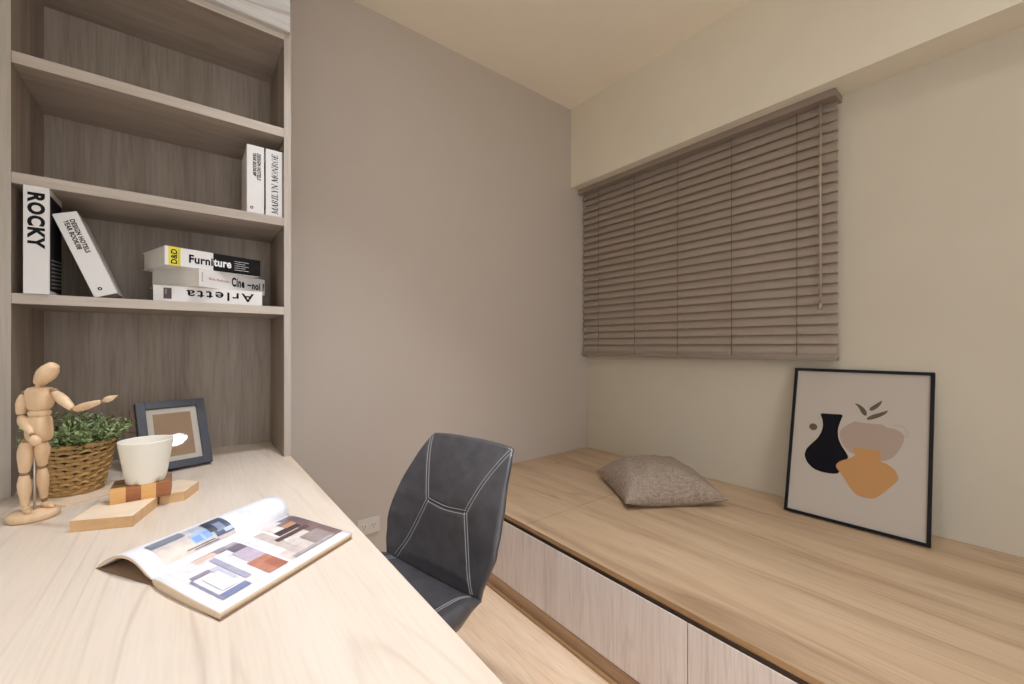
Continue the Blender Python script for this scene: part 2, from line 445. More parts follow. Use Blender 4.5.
# leaning book
b = thing('book', 'white book leaning against the thick upright one, small black title', 'book', (-.2365, 1.875, z3), (0, -math.radians(20.4), 0), GB)
book_parts(b, .0565, .268, .2)
mb = MB(); place(mb, glyphs('DESIGN HOTELS', .04), (.037, E_, .192), RD_DOWN, UP_DOWN, .106, .0125)
place(mb, glyphs('YEAR BOOK/08', .04), (.022, E_, .199), RD_DOWN, UP_DOWN, .092, .0125)
mb.build('spine_title', M['ink'], b)
def ring_logo(root, x, z, r=.0055):
    mb = MB(); n = 20
    vs = [(x+q*math.cos(2*PI*i/n), E_, z+q*math.sin(2*PI*i/n)) for q in (r, r*.45) for i in range(n)]
    mb.add(vs, [[i, (i+1) % n, n+(i+1) % n, n+i] for i in range(n)])
    mb.build('spine_emblem', M['ink'], root)
ring_logo(b, .022, .024)
# pair on the upper shelf
b = thing('book', 'white upright book with small two-line title, left of the pair on the middle shelf', 'book', (.1775, 1.875, z2), group=GB)
book_parts(b, .0575, .267, .2)
mb = MB(); place(mb, glyphs('DESIGN HOTELS', .04), (.040, E_, .1875), RD_DOWN, UP_DOWN, .104, .0125, .25)
place(mb, glyphs('YEAR BOOK/09', .04), (.0255, E_, .194), RD_DOWN, UP_DOWN, .088, .0125, .25)
mb.build('spine_title', M['ink'], b)
ring_logo(b, .016, .026)
b = thing('book', 'white upright book with tall serif title touching the right side of the bookcase', 'book', (.2405, 1.875, z2), group=GB)
book_parts(b, .058, .267, .2)
mb = MB(); place(mb, serif('MARILYN MONROE'), (.031, E_, .133), RD_UP, UP_UP, .237, .0225, .18); mb.build('spine_title', M['ink'], b)
mb = MB().box(-.0009, -.0003, .002, .19, .03, .22); mb.build('cover_picture', M['ink'], b)
# stack of three lying books (rotated so that height runs to the right)
def lying(label, x, y, z, w, h, d, yaw):
    r = thing('book', label, 'book', (x, y, z+w), (0, PI/2, math.radians(yaw)), GB)
    r.rotation_mode = 'XYZ'
    book_parts(r, w, h, d)
    return r
b = lying('white book with upside-down title, bottom of the lying stack', -.094, 1.872, z3, .0555, .322, .22, 0)
mb = MB(); place(mb, glyphs('Arletta', .018, 1.25), (.0265, E_, .192), RD_DOWN, UP_DOWN, .205, .032); mb.build('spine_title', M['ink'], b)
mb = MB().add([(.008, E_, .027), (.046, E_, .027), (.046, E_, .049), (.008, E_, .049)], [[0, 1, 2, 3]])
mb.add([(.012, E_*1.3, .031), (.03, E_*1.3, .031), (.03, E_*1.3, .036), (.012, E_*1.3, .036)], [[0, 1, 2, 3]], 1)
mb.build('spine_emblem', [M['plum'], M['inkgrey']], b)
zc = z3+.0557
b = lying('white book turned askew in the middle of the lying stack', .0305, 1.83, zc, .065, .28, .23, 37.5)
mb = MB(); place(mb, glyphs('Cine', .045, 1.12), (.030, E_, .155), RD_UP, UP_UP, .056, .036); mb.build('spine_title', M['ink'], b)
mb = MB().add([(.030, E_, .196), (.036, E_, .196), (.036, E_, .214), (.030, E_, .214)], [[0, 1, 2, 3]]); mb.build('spine_dash', M['ink'], b)
mb = MB(); place(mb, glyphs('noi ?', .045, 1.1), (.032, E_, .247), RD_UP, UP_UP, .060, .031); mb.build('spine_subtitle', M['ink'], b)
mb = MB()
for k in range(5): mb.add([(.014+k*.007, E_, .010), (.018+k*.007, E_, .010), (.018+k*.007, E_, .013), (.014+k*.007, E_, .013)], [[0, 1, 2, 3]])
mb.build('publisher_mark', M['ink'], b)
mb = MB(); place(mb, glyphs('Eric Rohmer,', .02), (.033, E_, .079), RD_UP, UP_UP, .082, .010); mb.build('spine_author', M['inkred'], b)
zf = zc+.0652
b = lying('white and black book with yellow band, top of the lying stack', -.062, 1.822, zf, .064, .305, .22, 18.5)
def sp(x0, x1, za, zb, e=1.0): return [(x0, E_*e, za), (x1, E_*e, za), (x1, E_*e, zb), (x0, E_*e, zb)]
Q = [[0, 1, 2, 3]]
mb = MB().add(sp(.0, .064, .010, .044), Q); mb.build('spine_band', M['yellow'], b)
mb = MB().add(sp(.0, .064, .142, .305), Q); mb.build('spine_panel', M['ink'], b)
mb = MB(); place(mb, glyphs('D&D', .03), (.033, E_*1.6, .0255), (-1, 0, 0), (0, 0, -1), .050, .018)
mb.add(sp(.006, .058, .0385, .0395, 1.6), Q); mb.build('band_title', M['ink'], b)
mb = MB(); place(mb, glyphs('Furni', .035), (.033, E_*1.6, .1045), RD_UP, UP_UP, .073, .030); mb.build('spine_title', M['ink'], b)
mb = MB(); place(mb, glyphs('ture', .035), (.034, E_*1.6, .172), RD_UP, UP_UP, .058, .027)
for k in range(5):
    mb.add(sp(.018+k*.008, .0192+k*.008, .212, .262-.012*(k % 2), 1.6), Q)
mb.build('spine_lettering', M['inkwhite'], b)

# ------------------------------------------------------------------ platform bench
BX = 1.190; ZB = .40
bn = thing('platform_bench', 'long low oak platform bench with grey ash drawer fronts under the window', 'bench', (BX, 0, 0))
def bnbox(name, m, x0, x1, y0, y1, z0, z1, bev=.0008):
    return MB().box(x0-BX, x1-BX, y0, y1, z0, z1, 0, bev).build(name, m, bn)
def toppanel(x0, x1, y0, y1, lip):
    mb = MB().box(x0-BX, x1-BX, y0, y1, ZB-.020, ZB, 0, .0008)
    if lip: mb.box(x0-BX-.0008, x0-BX+.0004, y0, y1, ZB-.0195, ZB-.0012, 1)
    return mb.build('top_panel', [M['bench'], M['bench_edge']], bn)
toppanel(BX, XW-.001, 1.4230, YB-.001, True)
toppanel(BX, 1.8762, YF+.01, 1.4200, True)
toppanel(1.8785, XW-.001, YF+.01, 1.4200, False)
bnbox('carcass', M['gap'], BX+.022, XW-.002, YF+.01, YB-.002, .005, ZB-.0225)
bnbox('kickboard', M['kick'], BX+.001, BX+.021, YF+.01, YB-.002, 0, .066)
bnbox('kick_strip', M['bench_edge'], BX-.012, BX+.0005, YF+.01, YB-.002, 0, .012)
for y0, y1 in ((.6605, YB-.003), (-.87, .6575)):
    bnbox('front_panel', M['front'], BX+.001, BX+.006, y0, y1, .070, .360, .0008)

# ------------------------------------------------------------------ venetian blind
XBL = 2.437; by0, by1 = .590, 2.205; bz0, bz1 = 1.128, 2.407
vb = thing('venetian_blind', 'closed taupe venetian blind hanging over the window below the beam', 'blind', (XBL, 0, bz0))
MB().box(-.060, .048, by0-.002, by1, bz1-bz0-.034, bz1-bz0, 0, .002).build('headrail', M['blind_rail'], vb)
mb = MB()
pitch = .0487; z = bz1-bz0-.050; k = 0
slz = []
while z > .045:
    slz.append(z); z -= pitch
slz += [.040, .030]
for z in slz:
    def sl(u, v, z=z):
        t = (v-.5)
        bow = .0022*(1-4*t*t)
        return (t*.019-bow, by0+.004+u*(by1-by0-.008), z+t*.052)
    mb.grid(sl, 1, 6, 0, True)
    mb.grid(lambda u, v, z=z: (sl(u, v, z)[0]+.0022, sl(u, v, z)[1], sl(u, v, z)[2]), 1, 6, 0, True, flip=True)
mb.build('slat_panel', M['blind'], vb)
MB().box(-.022, .022, by0+.003, by1-.003, 0, .018, 0, .002).build('bottom_rail', M['blind_rail'], vb)
for y in (2.041, 1.724, 1.405, 1.077, .758):
    MB().tube([(-.0140, y, .01), (-.0140, y, bz1-bz0-.034)], .0017, 6).build('ladder_cord', M['cord'], vb)
w = MB().tube([(-.030, .655, .262), (-.030, .655, bz1-bz0-.04)], .0058, 10).tube([(-.030, .655, .25), (-.030, .655, .285)], .0075, 10)
w.tube([(-.03, .655, bz1-bz0-.032), (-.030, .655, bz1-bz0-.045), (-.030, .655, bz1-bz0-.06)], .003, 6)
w.build('tilt_wand', M['wand'], vb)

# ------------------------------------------------------------------ leaning framed print
PW, PH = .5034, .7045
pic = thing('framed_print', 'black framed poster of three vases leaning on the cream wall', 'picture', (2.278, .768, ZB+.0062), (0, 0, math.radians(-87.7)))
lean = Matrix.Rotation(-math.radians(14.37), 4, 'X')     # the top leans back towards the wall (local +y)
def pbox(mb, x0, x1, y0, y1, z0, z1, mi=0, bev=0): return mb.box(x0, x1, y0, y1, z0, z1, mi, bev, lean)
fw = .0125
mb = MB()
pbox(mb, 0, fw, 0, .02, 0, PH, 0, .001); pbox(mb, PW-fw, PW, 0, .02, 0, PH, 0, .001)
pbox(mb, fw, PW-fw, 0, .02, 0, fw, 0, .001); pbox(mb, fw, PW-fw, 0, .02, PH-fw, PH, 0, .001)
mb.build('frame', M['blackframe'], pic)
mb = MB(); pbox(mb, fw, PW-fw, .010, .018, fw, PH-fw); pr = mb.build('print', M['print_paper'], pic)
A_dark = [(0.1148, 0.4864), (0.1619, 0.4878), (0.2061, 0.4911), (0.1958, 0.4566), (0.1881, 0.4178), (0.1914, 0.3773), (0.2054, 0.3464), (0.2244, 0.3171), (0.234, 0.2973), (0.2029, 0.2183), (0.1735, 0.2108), (0.1369, 0.2104), (0.1051, 0.218), (0.0779, 0.2424), (0.0647, 0.2741), (0.0706, 0.3061), (0.0915, 0.337), (0.1123, 0.3637), (0.1263, 0.3967), (0.1308, 0.4281), (0.1266, 0.4584)]
A_blush = [(0.2056, 0.428), (0.227, 0.4498), (0.2412, 0.4571), (0.2438, 0.4648), (0.2838, 0.4617), (0.3491, 0.4641), (0.3548, 0.4522), (0.3809, 0.4513), (0.4042, 0.4411), (0.4163, 0.4226), (0.413, 0.3948), (0.3991, 0.3549), (0.3797, 0.3238), (0.3545, 0.3035), (0.3115, 0.3167), (0.2504, 0.315), (0.2268, 0.3285), (0.2068, 0.354), (0.1964, 0.3855), (0.1963, 0.4116)]
A_ochre = [(0.2462, 0.3467), (0.2884, 0.346), (0.3451, 0.3478), (0.3387, 0.3049), (0.3678, 0.294), (0.3913, 0.2756), (0.4031, 0.2484), (0.3992, 0.2308), (0.376, 0.1984), (0.3489, 0.1612), (0.3236, 0.1374), (0.2915, 0.1354), (0.2665, 0.141), (0.2429, 0.1676), (0.2148, 0.2139), (0.1897, 0.2443), (0.1902, 0.259), (0.2059, 0.277), (0.2343, 0.2923), (0.259, 0.3132)]
A_leaves = [[(0.243, 0.5489), (0.2605, 0.5448), (0.2782, 0.5305), (0.289, 0.5135), (0.2891, 0.4952), (0.2796, 0.4954), (0.2695, 0.5074), (0.2582, 0.5319)],
 [(0.3412, 0.5718), (0.3354, 0.5516), (0.3225, 0.5321), (0.3065, 0.5193), (0.297, 0.5218), (0.2988, 0.5329), (0.3111, 0.5453), (0.327, 0.5601)],
 [(0.3628, 0.5297), (0.3529, 0.5107), (0.332, 0.4937), (0.3053, 0.4793), (0.2899, 0.4771), (0.2911, 0.4882), (0.3099, 0.503), (0.3366, 0.5158)]]
A_dot = [(.0925+.0165*math.cos(a*PI/8), .4163+.0165*math.sin(a*PI/8)) for a in range(16)]
def smooth_poly(p, it=1):
    for _ in range(it):
        q = []
        for i in range(len(p)):
            a, b_ = p[i], p[(i+1) % len(p)]
            q += [(a[0]*.8+b_[0]*.2, a[1]*.8+b_[1]*.2), (a[0]*.2+b_[0]*.8, a[1]*.2+b_[1]*.8)]
        p = q
    return p
def ink(name, polys, y, m, it=1):
    mb = MB()
    for p in polys:
        p = smooth_poly(p, it)
        bm = bmesh.new()
        vs = [bm.verts.new(lean @ Vector((x, y, z))) for x, z in p]
        f = bm.faces.new(vs); bmesh.ops.triangulate(bm, faces=[f]); bm.verts.index_update()
        mb.add([v.co.copy() for v in bm.verts], [[v.index for v in f.verts] for f in bm.faces]); bm.free()
    return mb.build(name, m, pr)
ink('printed_vase', [A_blush], .0097, M['vase_blush'])['label'] = 'blush pink vase with a thin loop handle'
hd = MB()
for hp in ([(0.3779, 0.4648), (0.3957, 0.4709), (0.4162, 0.4616), (0.4276, 0.4449), (0.4282, 0.4212), (0.42, 0.413)], [(0.3909, 0.4598), (0.4061, 0.4621), (0.419, 0.4503), (0.423, 0.4325), (0.4173, 0.4207)]):
    hd.tube([lean @ Vector((x, .0097, z)) for x, z in hp], .0008, 5)
hd.build('printed_handle', M['vase_blush'], pr)
ink('printed_vase', [A_dark], .0094, M['vase_black'])['label'] = 'black narrow-necked vase'
ink('printed_vase', [A_ochre], .0091, M['vase_ochre'])['label'] = 'ochre angular vase in front'
for lf in A_leaves: ink('printed_leaf', [lf], .0093, M['leaf_brown'])
ink('printed_dot', [A_dot], .0093, M['leaf_brown'])

# ------------------------------------------------------------------ linen cushion
def cushion():
    S = .515; T = .098
    root = thing('cushion', 'square taupe linen cushion lying on the oak bench', 'cushion', (2.016, 1.302, ZB+.0005), (0, 0, math.radians(-33.7)))
    def hgt(u, v):
        a = (1-abs(u)**2.6)*(1-abs(v)**2.6)
        return max(a, 0)**.55
    def edge(u, v):
        # sides bow inwards between pointed corners
        k = .07
        x = u*(S/2)*(1-k*(1-v*v)*abs(u)**2*1.3); y = v*(S/2)*(1-k*(1-u*u)*abs(v)**2*1.3)
        return x, y
    def wr(u, v):
        e = max(abs(u), abs(v))
        s = math.sin(9*u+3*v+1)*math.sin(7*v-2*u)*.006 + math.sin(19*u-5*v)*.0035*e
        return s*(1-e**6)
    def seamz(u, v):
        c = (abs(u)*abs(v))**2
        return .030+.012*c
    n = 56
    def P(u, v, top):
        U, V = u*2-1, v*2-1
        x, y = edge(U, V); h = hgt(U, V)
        if top: z = seamz(U, V)+h*T*1.55+wr(U, V)
        else: z = max(.0, seamz(U, V)-h*.06+wr(U, V)*.2)
        return (x, y, z)
    mb = MB().grid(lambda u, v: P(u, v, 1), n, n).grid(lambda u, v: P(u, v, 0), n, n, flip=True)
    mb.build('cushion_cover', M['linen'], root, fixn=True)
    pts = []
    for a, b_ in (((-1, -1), (1, -1)), ((1, -1), (1, 1)), ((1, 1), (-1, 1)), ((-1, 1), (-1, -1))):
        for i in range(24):
            t = i/24; U = a[0]+(b_[0]-a[0])*t; V = a[1]+(b_[1]-a[1])*t
            x, y = edge(U, V); pts.append((x, y, seamz(U, V)))
    MB().tube(pts+pts[:1], .0018, 6).build('seam', M['linen'], root)
cushion()

# ------------------------------------------------------------------ office chair
ch = thing('office_chair', 'dark grey leather office chair with white stitching tucked under the desk', 'chair', (.6105, 1.173, 0), (0, 0, math.atan2(-.9724, .2333)))
def lerp_tab(t, x):
    for (a, p), (b_, q) in zip(t, t[1:]):
        if x <= b_:
            f = (x-a)/(b_-a); f = f*f*(3-2*f)*.35+f*.65
            return p+(q-p)*f
    return t[-1][1]
HW = [(-.43, .185), (-.38, .215), (-.25, .228), (-.12, .216), (-.05, .208), (0, .207), (.03, .212), (.09, .226), (.135, .237), (.19, .236), (.25, .228), (.35, .207), (.43, .186)]
SEAMS = [[(-.187, .425), (-.128, .318), (-.088, .222)], [(.187, .425), (.132, .318), (.090, .222)],
         [(-.088, .222), (0, .214), (.090, .222)],
         [(-.088, .222), (-.134, .10), (-.178, .004)], [(.090, .222), (.136, .10), (.178, .004)],
         [(-.178, -.004), (-.165, -.2), (-.15, -.40)], [(.178, -.004), (.165, -.2), (.15, -.40)]]
def catmull(p, n=10):
    out = []
    for i in range(len(p)-1):
        a = p[max(i-1, 0)]; b_ = p[i]; c = p[i+1]; d = p[min(i+2, len(p)-1)]
        for k in range(n):
            t = k/n
            out.append(tuple(.5*((2*b_[j])+(c[j]-a[j])*t+(2*a[j]-5*b_[j]+4*c[j]-d[j])*t*t+(3*b_[j]-a[j]-3*c[j]+d[j])*t**3) for j in (0, 1)))
    out.append(p[-1]); return out
SEAMC = [catmull(s) for s in SEAMS]
SEAMPTS = [q for s in SEAMC for q in s]
def segd(px, py):
    best = 9
    for s in SEAMC:
        for (ax, ay), (bx, by) in zip(s, s[1:]):
            dx, dy = bx-ax, by-ay; l = dx*dx+dy*dy+1e-12
            t = max(0, min(1, ((px-ax)*dx+(py-ay)*dy)/l))
            best = min(best, (px-ax-t*dx)**2+(py-ay-t*dy)**2)
    return math.sqrt(best)
def cbase(s, w, groove=True):
    q = max(-1, min(1, w/lerp_tab(HW, s)))
    if s >= 0: y, z = .245*s+.040*(max(0, s-.2)/.225)**2, .47+.9695*s-.010*(max(0, s-.2)/.225)**2
    else: y, z = s, .47+.012*math.sin(min(1, -s/.3)*PI)-(.0 if s > -.34 else (-.34-s)**2*6)
    ang = max(-1, min(1, s/.08)); ang = (ang+1)/2*PI/2       # 0 = seat normal (up), 90deg = backrest normal (-y)
    ny, nz = -math.sin(ang), math.cos(ang)
    amp = .040*abs(q)**2.4
    if s > .16: amp *= max(-.15, 1-1.15*(s-.16)/.265)
    pad = .010*(1-q*q)*(.0 if abs(s) < .0 else min(1, abs(s)/.04))
    g = 0
    if groove: g = -.0045*math.exp(-(segd(w, s)/.006)**2)
    k = amp+pad+g
    return Vector((w, y+ny*k, z+nz*k)), Vector((0, ny, nz))
def shellgrid(s0, s1, ns, nw, name):
    mb = MB()
    stop = lambda q, t: t
    def S(u, v):
        s = s0+(s1-s0)*v
        if s1 > .2 and v > .8: s += .004*math.cos((u-.5)*PI)*(v-.8)/.2
        q = u*2-1
        return s, q*lerp_tab(HW, s)
    def front(u, v):
        s, w = S(u, v); return cbase(s, w)[0]
    def th(u, v):
        q = abs(u*2-1); t = (.026+.032*(1-q**3)) if s1 > .2 else (.030+.028*(1-q**3)+.018+.040*min(1, (1-v)*4))
        if s1 > .2: t += .018*max(0, 1-v*3.2)
        if s1 > .2: t *= 1-.45*max(0, (v-.6)/.4)
        return t
    def back(u, v):
        s, w = S(u, v); p, n = cbase(s, w, False); p = p-n*th(u, v)
        k = 1 if s1 < .2 else max(0, 1-v*3.2)
        p.x *= 1-.20*k; return p
    mb.grid(front, nw, ns, 0, True)
    mb.grid(back, nw, ns, 1, True, flip=True)
    # rolled rims
    K = 5
    def rim(fn_uv, n):
        def R(a, b_):
            u, v = fn_uv(a); s, w = S(u, v); p, nn = cbase(s, w); p2, _ = cbase(s, w, False); q = back(u, v)
            m = (p+q)/2; r = (p-q)/2
            out = Vector(((u*2-1) if u in (0, 1) else 0, 0, 0))
            if out.length == 0: out = Vector((0, .245, .97)) if v == 1 and s1 > .2 else (Vector((0, -1, 0)) if v == 0 and s1 < .2 else Vector((0, 0, 0)))
            ang = b_*PI
            return m+r*math.cos(ang)+out.normalized()*(r.length*math.sin(ang)*.8) if out.length else m+r*math.cos(ang)
        mb.grid(R, n, K, 0, True)
    rim(lambda a: (0, a), ns); rim(lambda a: (1, a), ns)
    rim(lambda a: (a, 1), nw); rim(lambda a: (a, 0), nw)
    return mb.build(name, [M['leather'], M['shell']], ch, fixn=True)
br = shellgrid(0.0, .425, 70, 84, 'backrest')
st = shellgrid(-.43, -.0005, 50, 70, 'seat')
for k, sc in enumerate(SEAMC):
    mb = MB()
    for off in (-.0055, .0055):
        pts = []
        for i, (w, s) in enumerate(sc):
            a = sc[max(i-1, 0)]; b_ = sc[min(i+1, len(sc)-1)]
            d = Vector((b_[0]-a[0], b_[1]-a[1])).normalized()
            w2, s2 = w-d.y*off, s+d.x*off
            if k < 5: s2 = max(.003, min(.424, s2))
            p, n = cbase(s2, w2); pts.append(p+n*.0006)
        mb.tube(pts, .0009, 5)
    mb.build('stitching', M['stitch'], st if k >= 5 else br)
# swivel base below the seat
MB().box(-.09, .09, -.30, -.10, .385, .43, 0, .008).build('seat_plate', M['metal_black'], ch)
MB().lathe([(.026, .10), (.026, .27), (.018, .271), (.018, .40)], 24, mat=Matrix.Translation((0, -.2, 0))).build('gas_column', M['metal_black'], ch)
for k in range(5):
    a = 2*PI*k/5+.3; d = Vector((math.cos(a), math.sin(a), 0)); o = Vector((0, -.2, 0))
    lg = MB().limb(o+Vector((0, 0, .115)), o+d*.25+Vector((0, 0, .075)), [.026, .018, .014], 12).build('base_leg', M['metal_black'], ch)
    p = o+d*.25; t = Vector((-d.y, d.x, 0))
    mb = MB()
    for sgn in (-1, 1):
        q = Vector((0, 0, 1)).rotation_difference(t).to_matrix().to_4x4()
        mb.lathe([(.001, -.009), (.022, -.009), (.026, -.005), (.026, .005), (.022, .009), (.001, .009)], 20, 0, True, Matrix.Translation(p+t*sgn*.014+Vector((0, 0, .026))) @ q)
    mb.tube([p+Vector((0, 0, .03)), p+Vector((0, 0, .075))], .006, 8)
    mb.build('caster', M['shell'], lg)

# ------------------------------------------------------------------ open magazine
mg = thing('magazine', 'open glossy magazine with interior photos lying on the desk', 'magazine', (-.052, 1.008, ZD+.0005), (0, 0, math.atan2(.534, .845)))
ML = .297
def bez(p0, p1, p2, p3, t):
    m = 1-t
    return tuple(m**3*a+3*m*m*t*b_+3*m*t*t*c+t**3*d for a, b_, c, d in zip(p0, p1, p2, p3))
def mixp(a, b_, k): return tuple(x+(y-x)*k for x, y in zip(a, b_))
def Ls(x, t):            # left page: x along the spine 0..1, t from spine to free edge
    k = x
    y, z = bez((0, .010), mixp((.030, .020), (-.004, .062), k), mixp((.072, .074), (.055, .080), k), mixp((.166, .005), (.146, .008), k), t)
    return Vector((x*ML+.018*(t*t)*(1-x)*0, y, z))
def Rs(x, t):
    y, z = bez((0, .010), (-.028, .025), (-.09, .017), (-.217, .012), t)
    return Vector((x*ML-.028*t*(1-.2*x), y, z))
def sheet(top, thick, name, mats, parent, n=24):
    mb = MB()
    def nrm(x, t):
        e = 1e-3
        a = top(min(x+e, 1), t)-top(max(x-e, 0), t); b_ = top(x, min(t+e, 1))-top(x, max(t-e, 0))
        v = a.cross(b_).normalized()
        return v if v.z > 0 or abs(v.z) < .2 and False else -v
    def bot(x, t):
        p = top(x, t); q = p-nrm(x, t)*thick(t); q.z = max(q.z, .0012); return q
    mb.grid(lambda u, v: top(u, v), 16, n, 0).grid(lambda u, v: bot(u, v), 16, n, 0, flip=True)
    for x in (0, 1): mb.grid(lambda u, v, x=x: top(x, u).lerp(bot(x, u), v), n, 4, 1)
    mb.grid(lambda u, v: top(u, 1).lerp(bot(u, 1), v), 16, 2, 1)
    return mb.build(name, mats, parent, fixn=True)
lp = sheet(Ls, lambda t: .006*min(1, .3+t*4), 'left_pages', [M['pagewhite'], M['page_edge']], mg)
mbr = MB()
mbr.grid(lambda u, v: Rs(u, v), 16, 24, 0)
def Rb(x, t): p = Rs(x, t); return Vector((p.x, p.y*.995, .0015 if t > .12 else .0015+(.12-t)/.12*.004))
mbr.grid(lambda u, v: Rb(u, v), 16, 24, 0, flip=True)
for x in (0, 1): mbr.grid(lambda u, v, x=x: Rs(x, u).lerp(Rb(x, u), v), 24, 3, 1)
mbr.grid(lambda u, v: Rs(u, 1).lerp(Rb(u, 1), v), 16, 2, 1)
rp = mbr.build('right_pages', [M['pagewhite'], M['page_edge']], mg, fixn=True)
cov = MB(); cov.add([(-.002, .169, .0004), (ML, .160, .0004), (ML, .0, .0004), (ML-.025, -.220, .0004), (-.030, -.220, .0004), (-.002, 0, .0004)], [[0, 1, 2, 3, 4, 5][::-1]])
cov.add([(-.002, .169, .0012), (ML, .160, .0012), (ML, .0, .0012), (ML-.025, -.220, .0012), (-.030, -.220, .0012), (-.002, 0, .0012)], [[0, 1, 2, 3, 4, 5][::-1]])
cov.build('cover', plain('cover_brown', srgb(140, 110, 84), .5), mg)
PC = {}
def pc(r, g, b_):
    k = (r, g, b_)
    if k not in PC: PC[k] = plain('print_tone', srgb(r, g, b_), .35, noise=.13, nscale=55)
    return PC[k]
def photo(surf, parent, patches, eps=.0005):
    mats = []; mb = MB()
    for layer, (x0, x1, t0, t1, col, *sk) in enumerate(patches):
        sk = sk[0] if sk else (0, 0)       # skew: shift of x at the t1 side for the two ends
        m = pc(*col)
        if m not in mats: mats.append(m)
        mi = mats.index(m)
        def f(u, v):
            t = t0+(t1-t0)*v; a = x0+sk[0]*v; b_ = x1+sk[1]*v
            x = a+(b_-a)*u
            x = max(0.004, min(.996, x)); p = surf(x, t); e = 1e-3
            d1 = surf(min(x+e, 1), t)-surf(max(0, x-e), t); d2 = surf(x, min(1, t+e))-surf(x, max(0, t-e))
            n = d1.cross(d2).normalized()
            if n.z < 0: n = -n
            return p+n*(eps+.00012*layer)
        mb.grid(f, 8, 10, mi, True)
    return mb.build('printed_photo', mats, parent)
photo(Ls, lp, [(.10, .56, .14, .62, (196, 186, 182)), (.10, .40, .14, .40, (206, 190, 174)), (.34, .56, .30, .62, (170, 178, 190)),
   (.30, .42, .26, .46, (150, 176, 214)), (.31, .36, .28, .40, (104, 140, 196)), (.38, .42, .28, .42, (120, 150, 204)), (.24, .42, .205, .225, (96, 92, 104)), (.28, .44, .165, .185, (104, 100, 110)),
   (.44, .56, .22, .62, (72, 80, 100)), (.46, .52, .30, .50, (120, 132, 156)), (.42, .47, .34, .60, (54, 58, 70)), (.50, .56, .24, .32, (176, 190, 214)), (.10, .30, .50, .62, (120, 126, 140))])
photo(Ls, lp, [(.62, .78, .34, .56, (226, 226, 230)), (.66, .74, .38, .52, (214, 214, 220))])
photo(Rs, rp, [(.06, .50, .08, .93, (232, 226, 226)), (.30, .50, .08, .45, (150, 138, 146)), (.20, .34, .10, .34, (222, 196, 178)), (.36, .50, .30, .50, (112, 102, 112)), (.42, .50, .10, .26, (176, 164, 170)),
   (.22, .42, .16, .18, (150, 130, 124)), (.30, .40, .34, .50, (226, 228, 236)), (.38, .50, .48, .78, (190, 176, 190), (.0, 0)), (.36, .50, .72, .93, (186, 126, 104)), (.42, .50, .80, .93, (168, 104, 84)),
   (.26, .30, .40, .86, (168, 166, 184)), (.20, .25, .56, .80, (196, 196, 208)), (.09, .20, .55, .60, (150, 140, 158)), (.08, .24, .88, .93, (120, 128, 164)), (.07, .085, .60, .93, (140, 142, 168)), (.12, .22, .64, .86, (246, 246, 248))])
photo(Rs, rp, [(.53, .99, .06, .93, (214, 200, 192)), (.53, .70, .08, .80, (232, 226, 222)), (.60, .68, .30, .93, (196, 182, 174)), (.86, .99, .06, .93, (122, 96, 92)), (.92, .99, .10, .60, (104, 88, 88)),
   (.70, .90, .48, .58, (62, 52, 56)), (.72, .80, .36, .48, (226, 216, 208)), (.80, .86, .30, .44, (96, 98, 116)), (.64, .92, .60, .66, (84, 66, 62)), (.66, .74, .70, .82, (206, 196, 190)), (.76, .92, .74, .93, (150, 136, 132)), (.80, .90, .40, .50, (190, 136, 100)), (.56, .90, .90, .93, (170, 160, 160))])

# ------------------------------------------------------------------ wooden lay figure
K = 1.058/413.6
U0, V0 = 33, 516.0
mq = thing('artist_mannequin', 'jointed wooden artist mannequin with one arm stretched out on a round base', 'mannequin', (-.311, 1.588, ZD+.0002), (0, 0, -math.atan2(324, 413.6)))
BT = .020
def px(u, v, y=0):
    d = 1.058+y                     # depth of the joint in front of the room's eye level
    return Vector(((u-512)/413.6*d-(U0-512)*K, y, 1.2-(v-346)/413.6*d-ZD))
def jm(mb, name, m='manikin'): return mb.build(name, M[m], mq)
jm(MB().lathe([(.001, 0), (.043, 0), (.047, .003), (.047, .012), (.043, BT), (.001, BT)], 56), 'base')
jm(MB().tube([(px(34, 512, .004).x, .004, BT-.002), px(34, 440, .004)], .0023, 10), 'support_rod', 'steel_brush')
# head: egg with the narrow chin turned down to the left
def egg(c0, c1, R, prof): return MB().limb(c0, c1, prof, 20)
jm(MB().limb(px(39.5, 382, -.004), px(52, 366.5, -.006), [.0130, .0172, .0198, .0186, .0135], 24), 'head')
jm(MB().limb(px(38.5, 390), px(40, 383), [.0085, .008, .0085], 14), 'neck')
def torso(name, rows, n=28):
    mb = MB(); vs = []; fs = []
    for (u0, u1, v, dy) in rows:
        c = px((u0+u1)/2, v); a = (u1-u0)/2*K
        for i in range(n):
            t = 2*PI*i/n; cx, sx = math.cos(t), math.sin(t)
            cx = math.copysign(abs(cx)**.8, cx); sx = math.copysign(abs(sx)**.8, sx)
            vs.append((c.x+a*cx, dy*sx, c.z))
    for j in range(len(rows)-1):
        for i in range(n):
            k = (i+1) % n; fs.append([j*n+i, (j+1)*n+i, (j+1)*n+k, j*n+k])
    fs.append(list(range(n))); fs.append([(len(rows)-1)*n+i for i in range(n)][::-1])
    mb.add(vs, fs, 0, True)
    return mb.build(name, M['manikin'], mq, fixn=True)
torso('chest', [(34, 44, 386.5, .008), (29.5, 49.5, 388, .016), (28, 52, 391, .021), (28.2, 52, 396, .023), (29.2, 50.5, 402, .022), (30, 48.5, 407, .019), (31, 47, 409.5, .016), (34, 44, 410.5, .010)])
torso('waist', [(33, 45, 409.5, .012), (30.5, 47.5, 411, .0165), (30, 47.8, 413, .0175), (30.8, 47, 415.5, .016), (34, 44, 416.5, .010)])
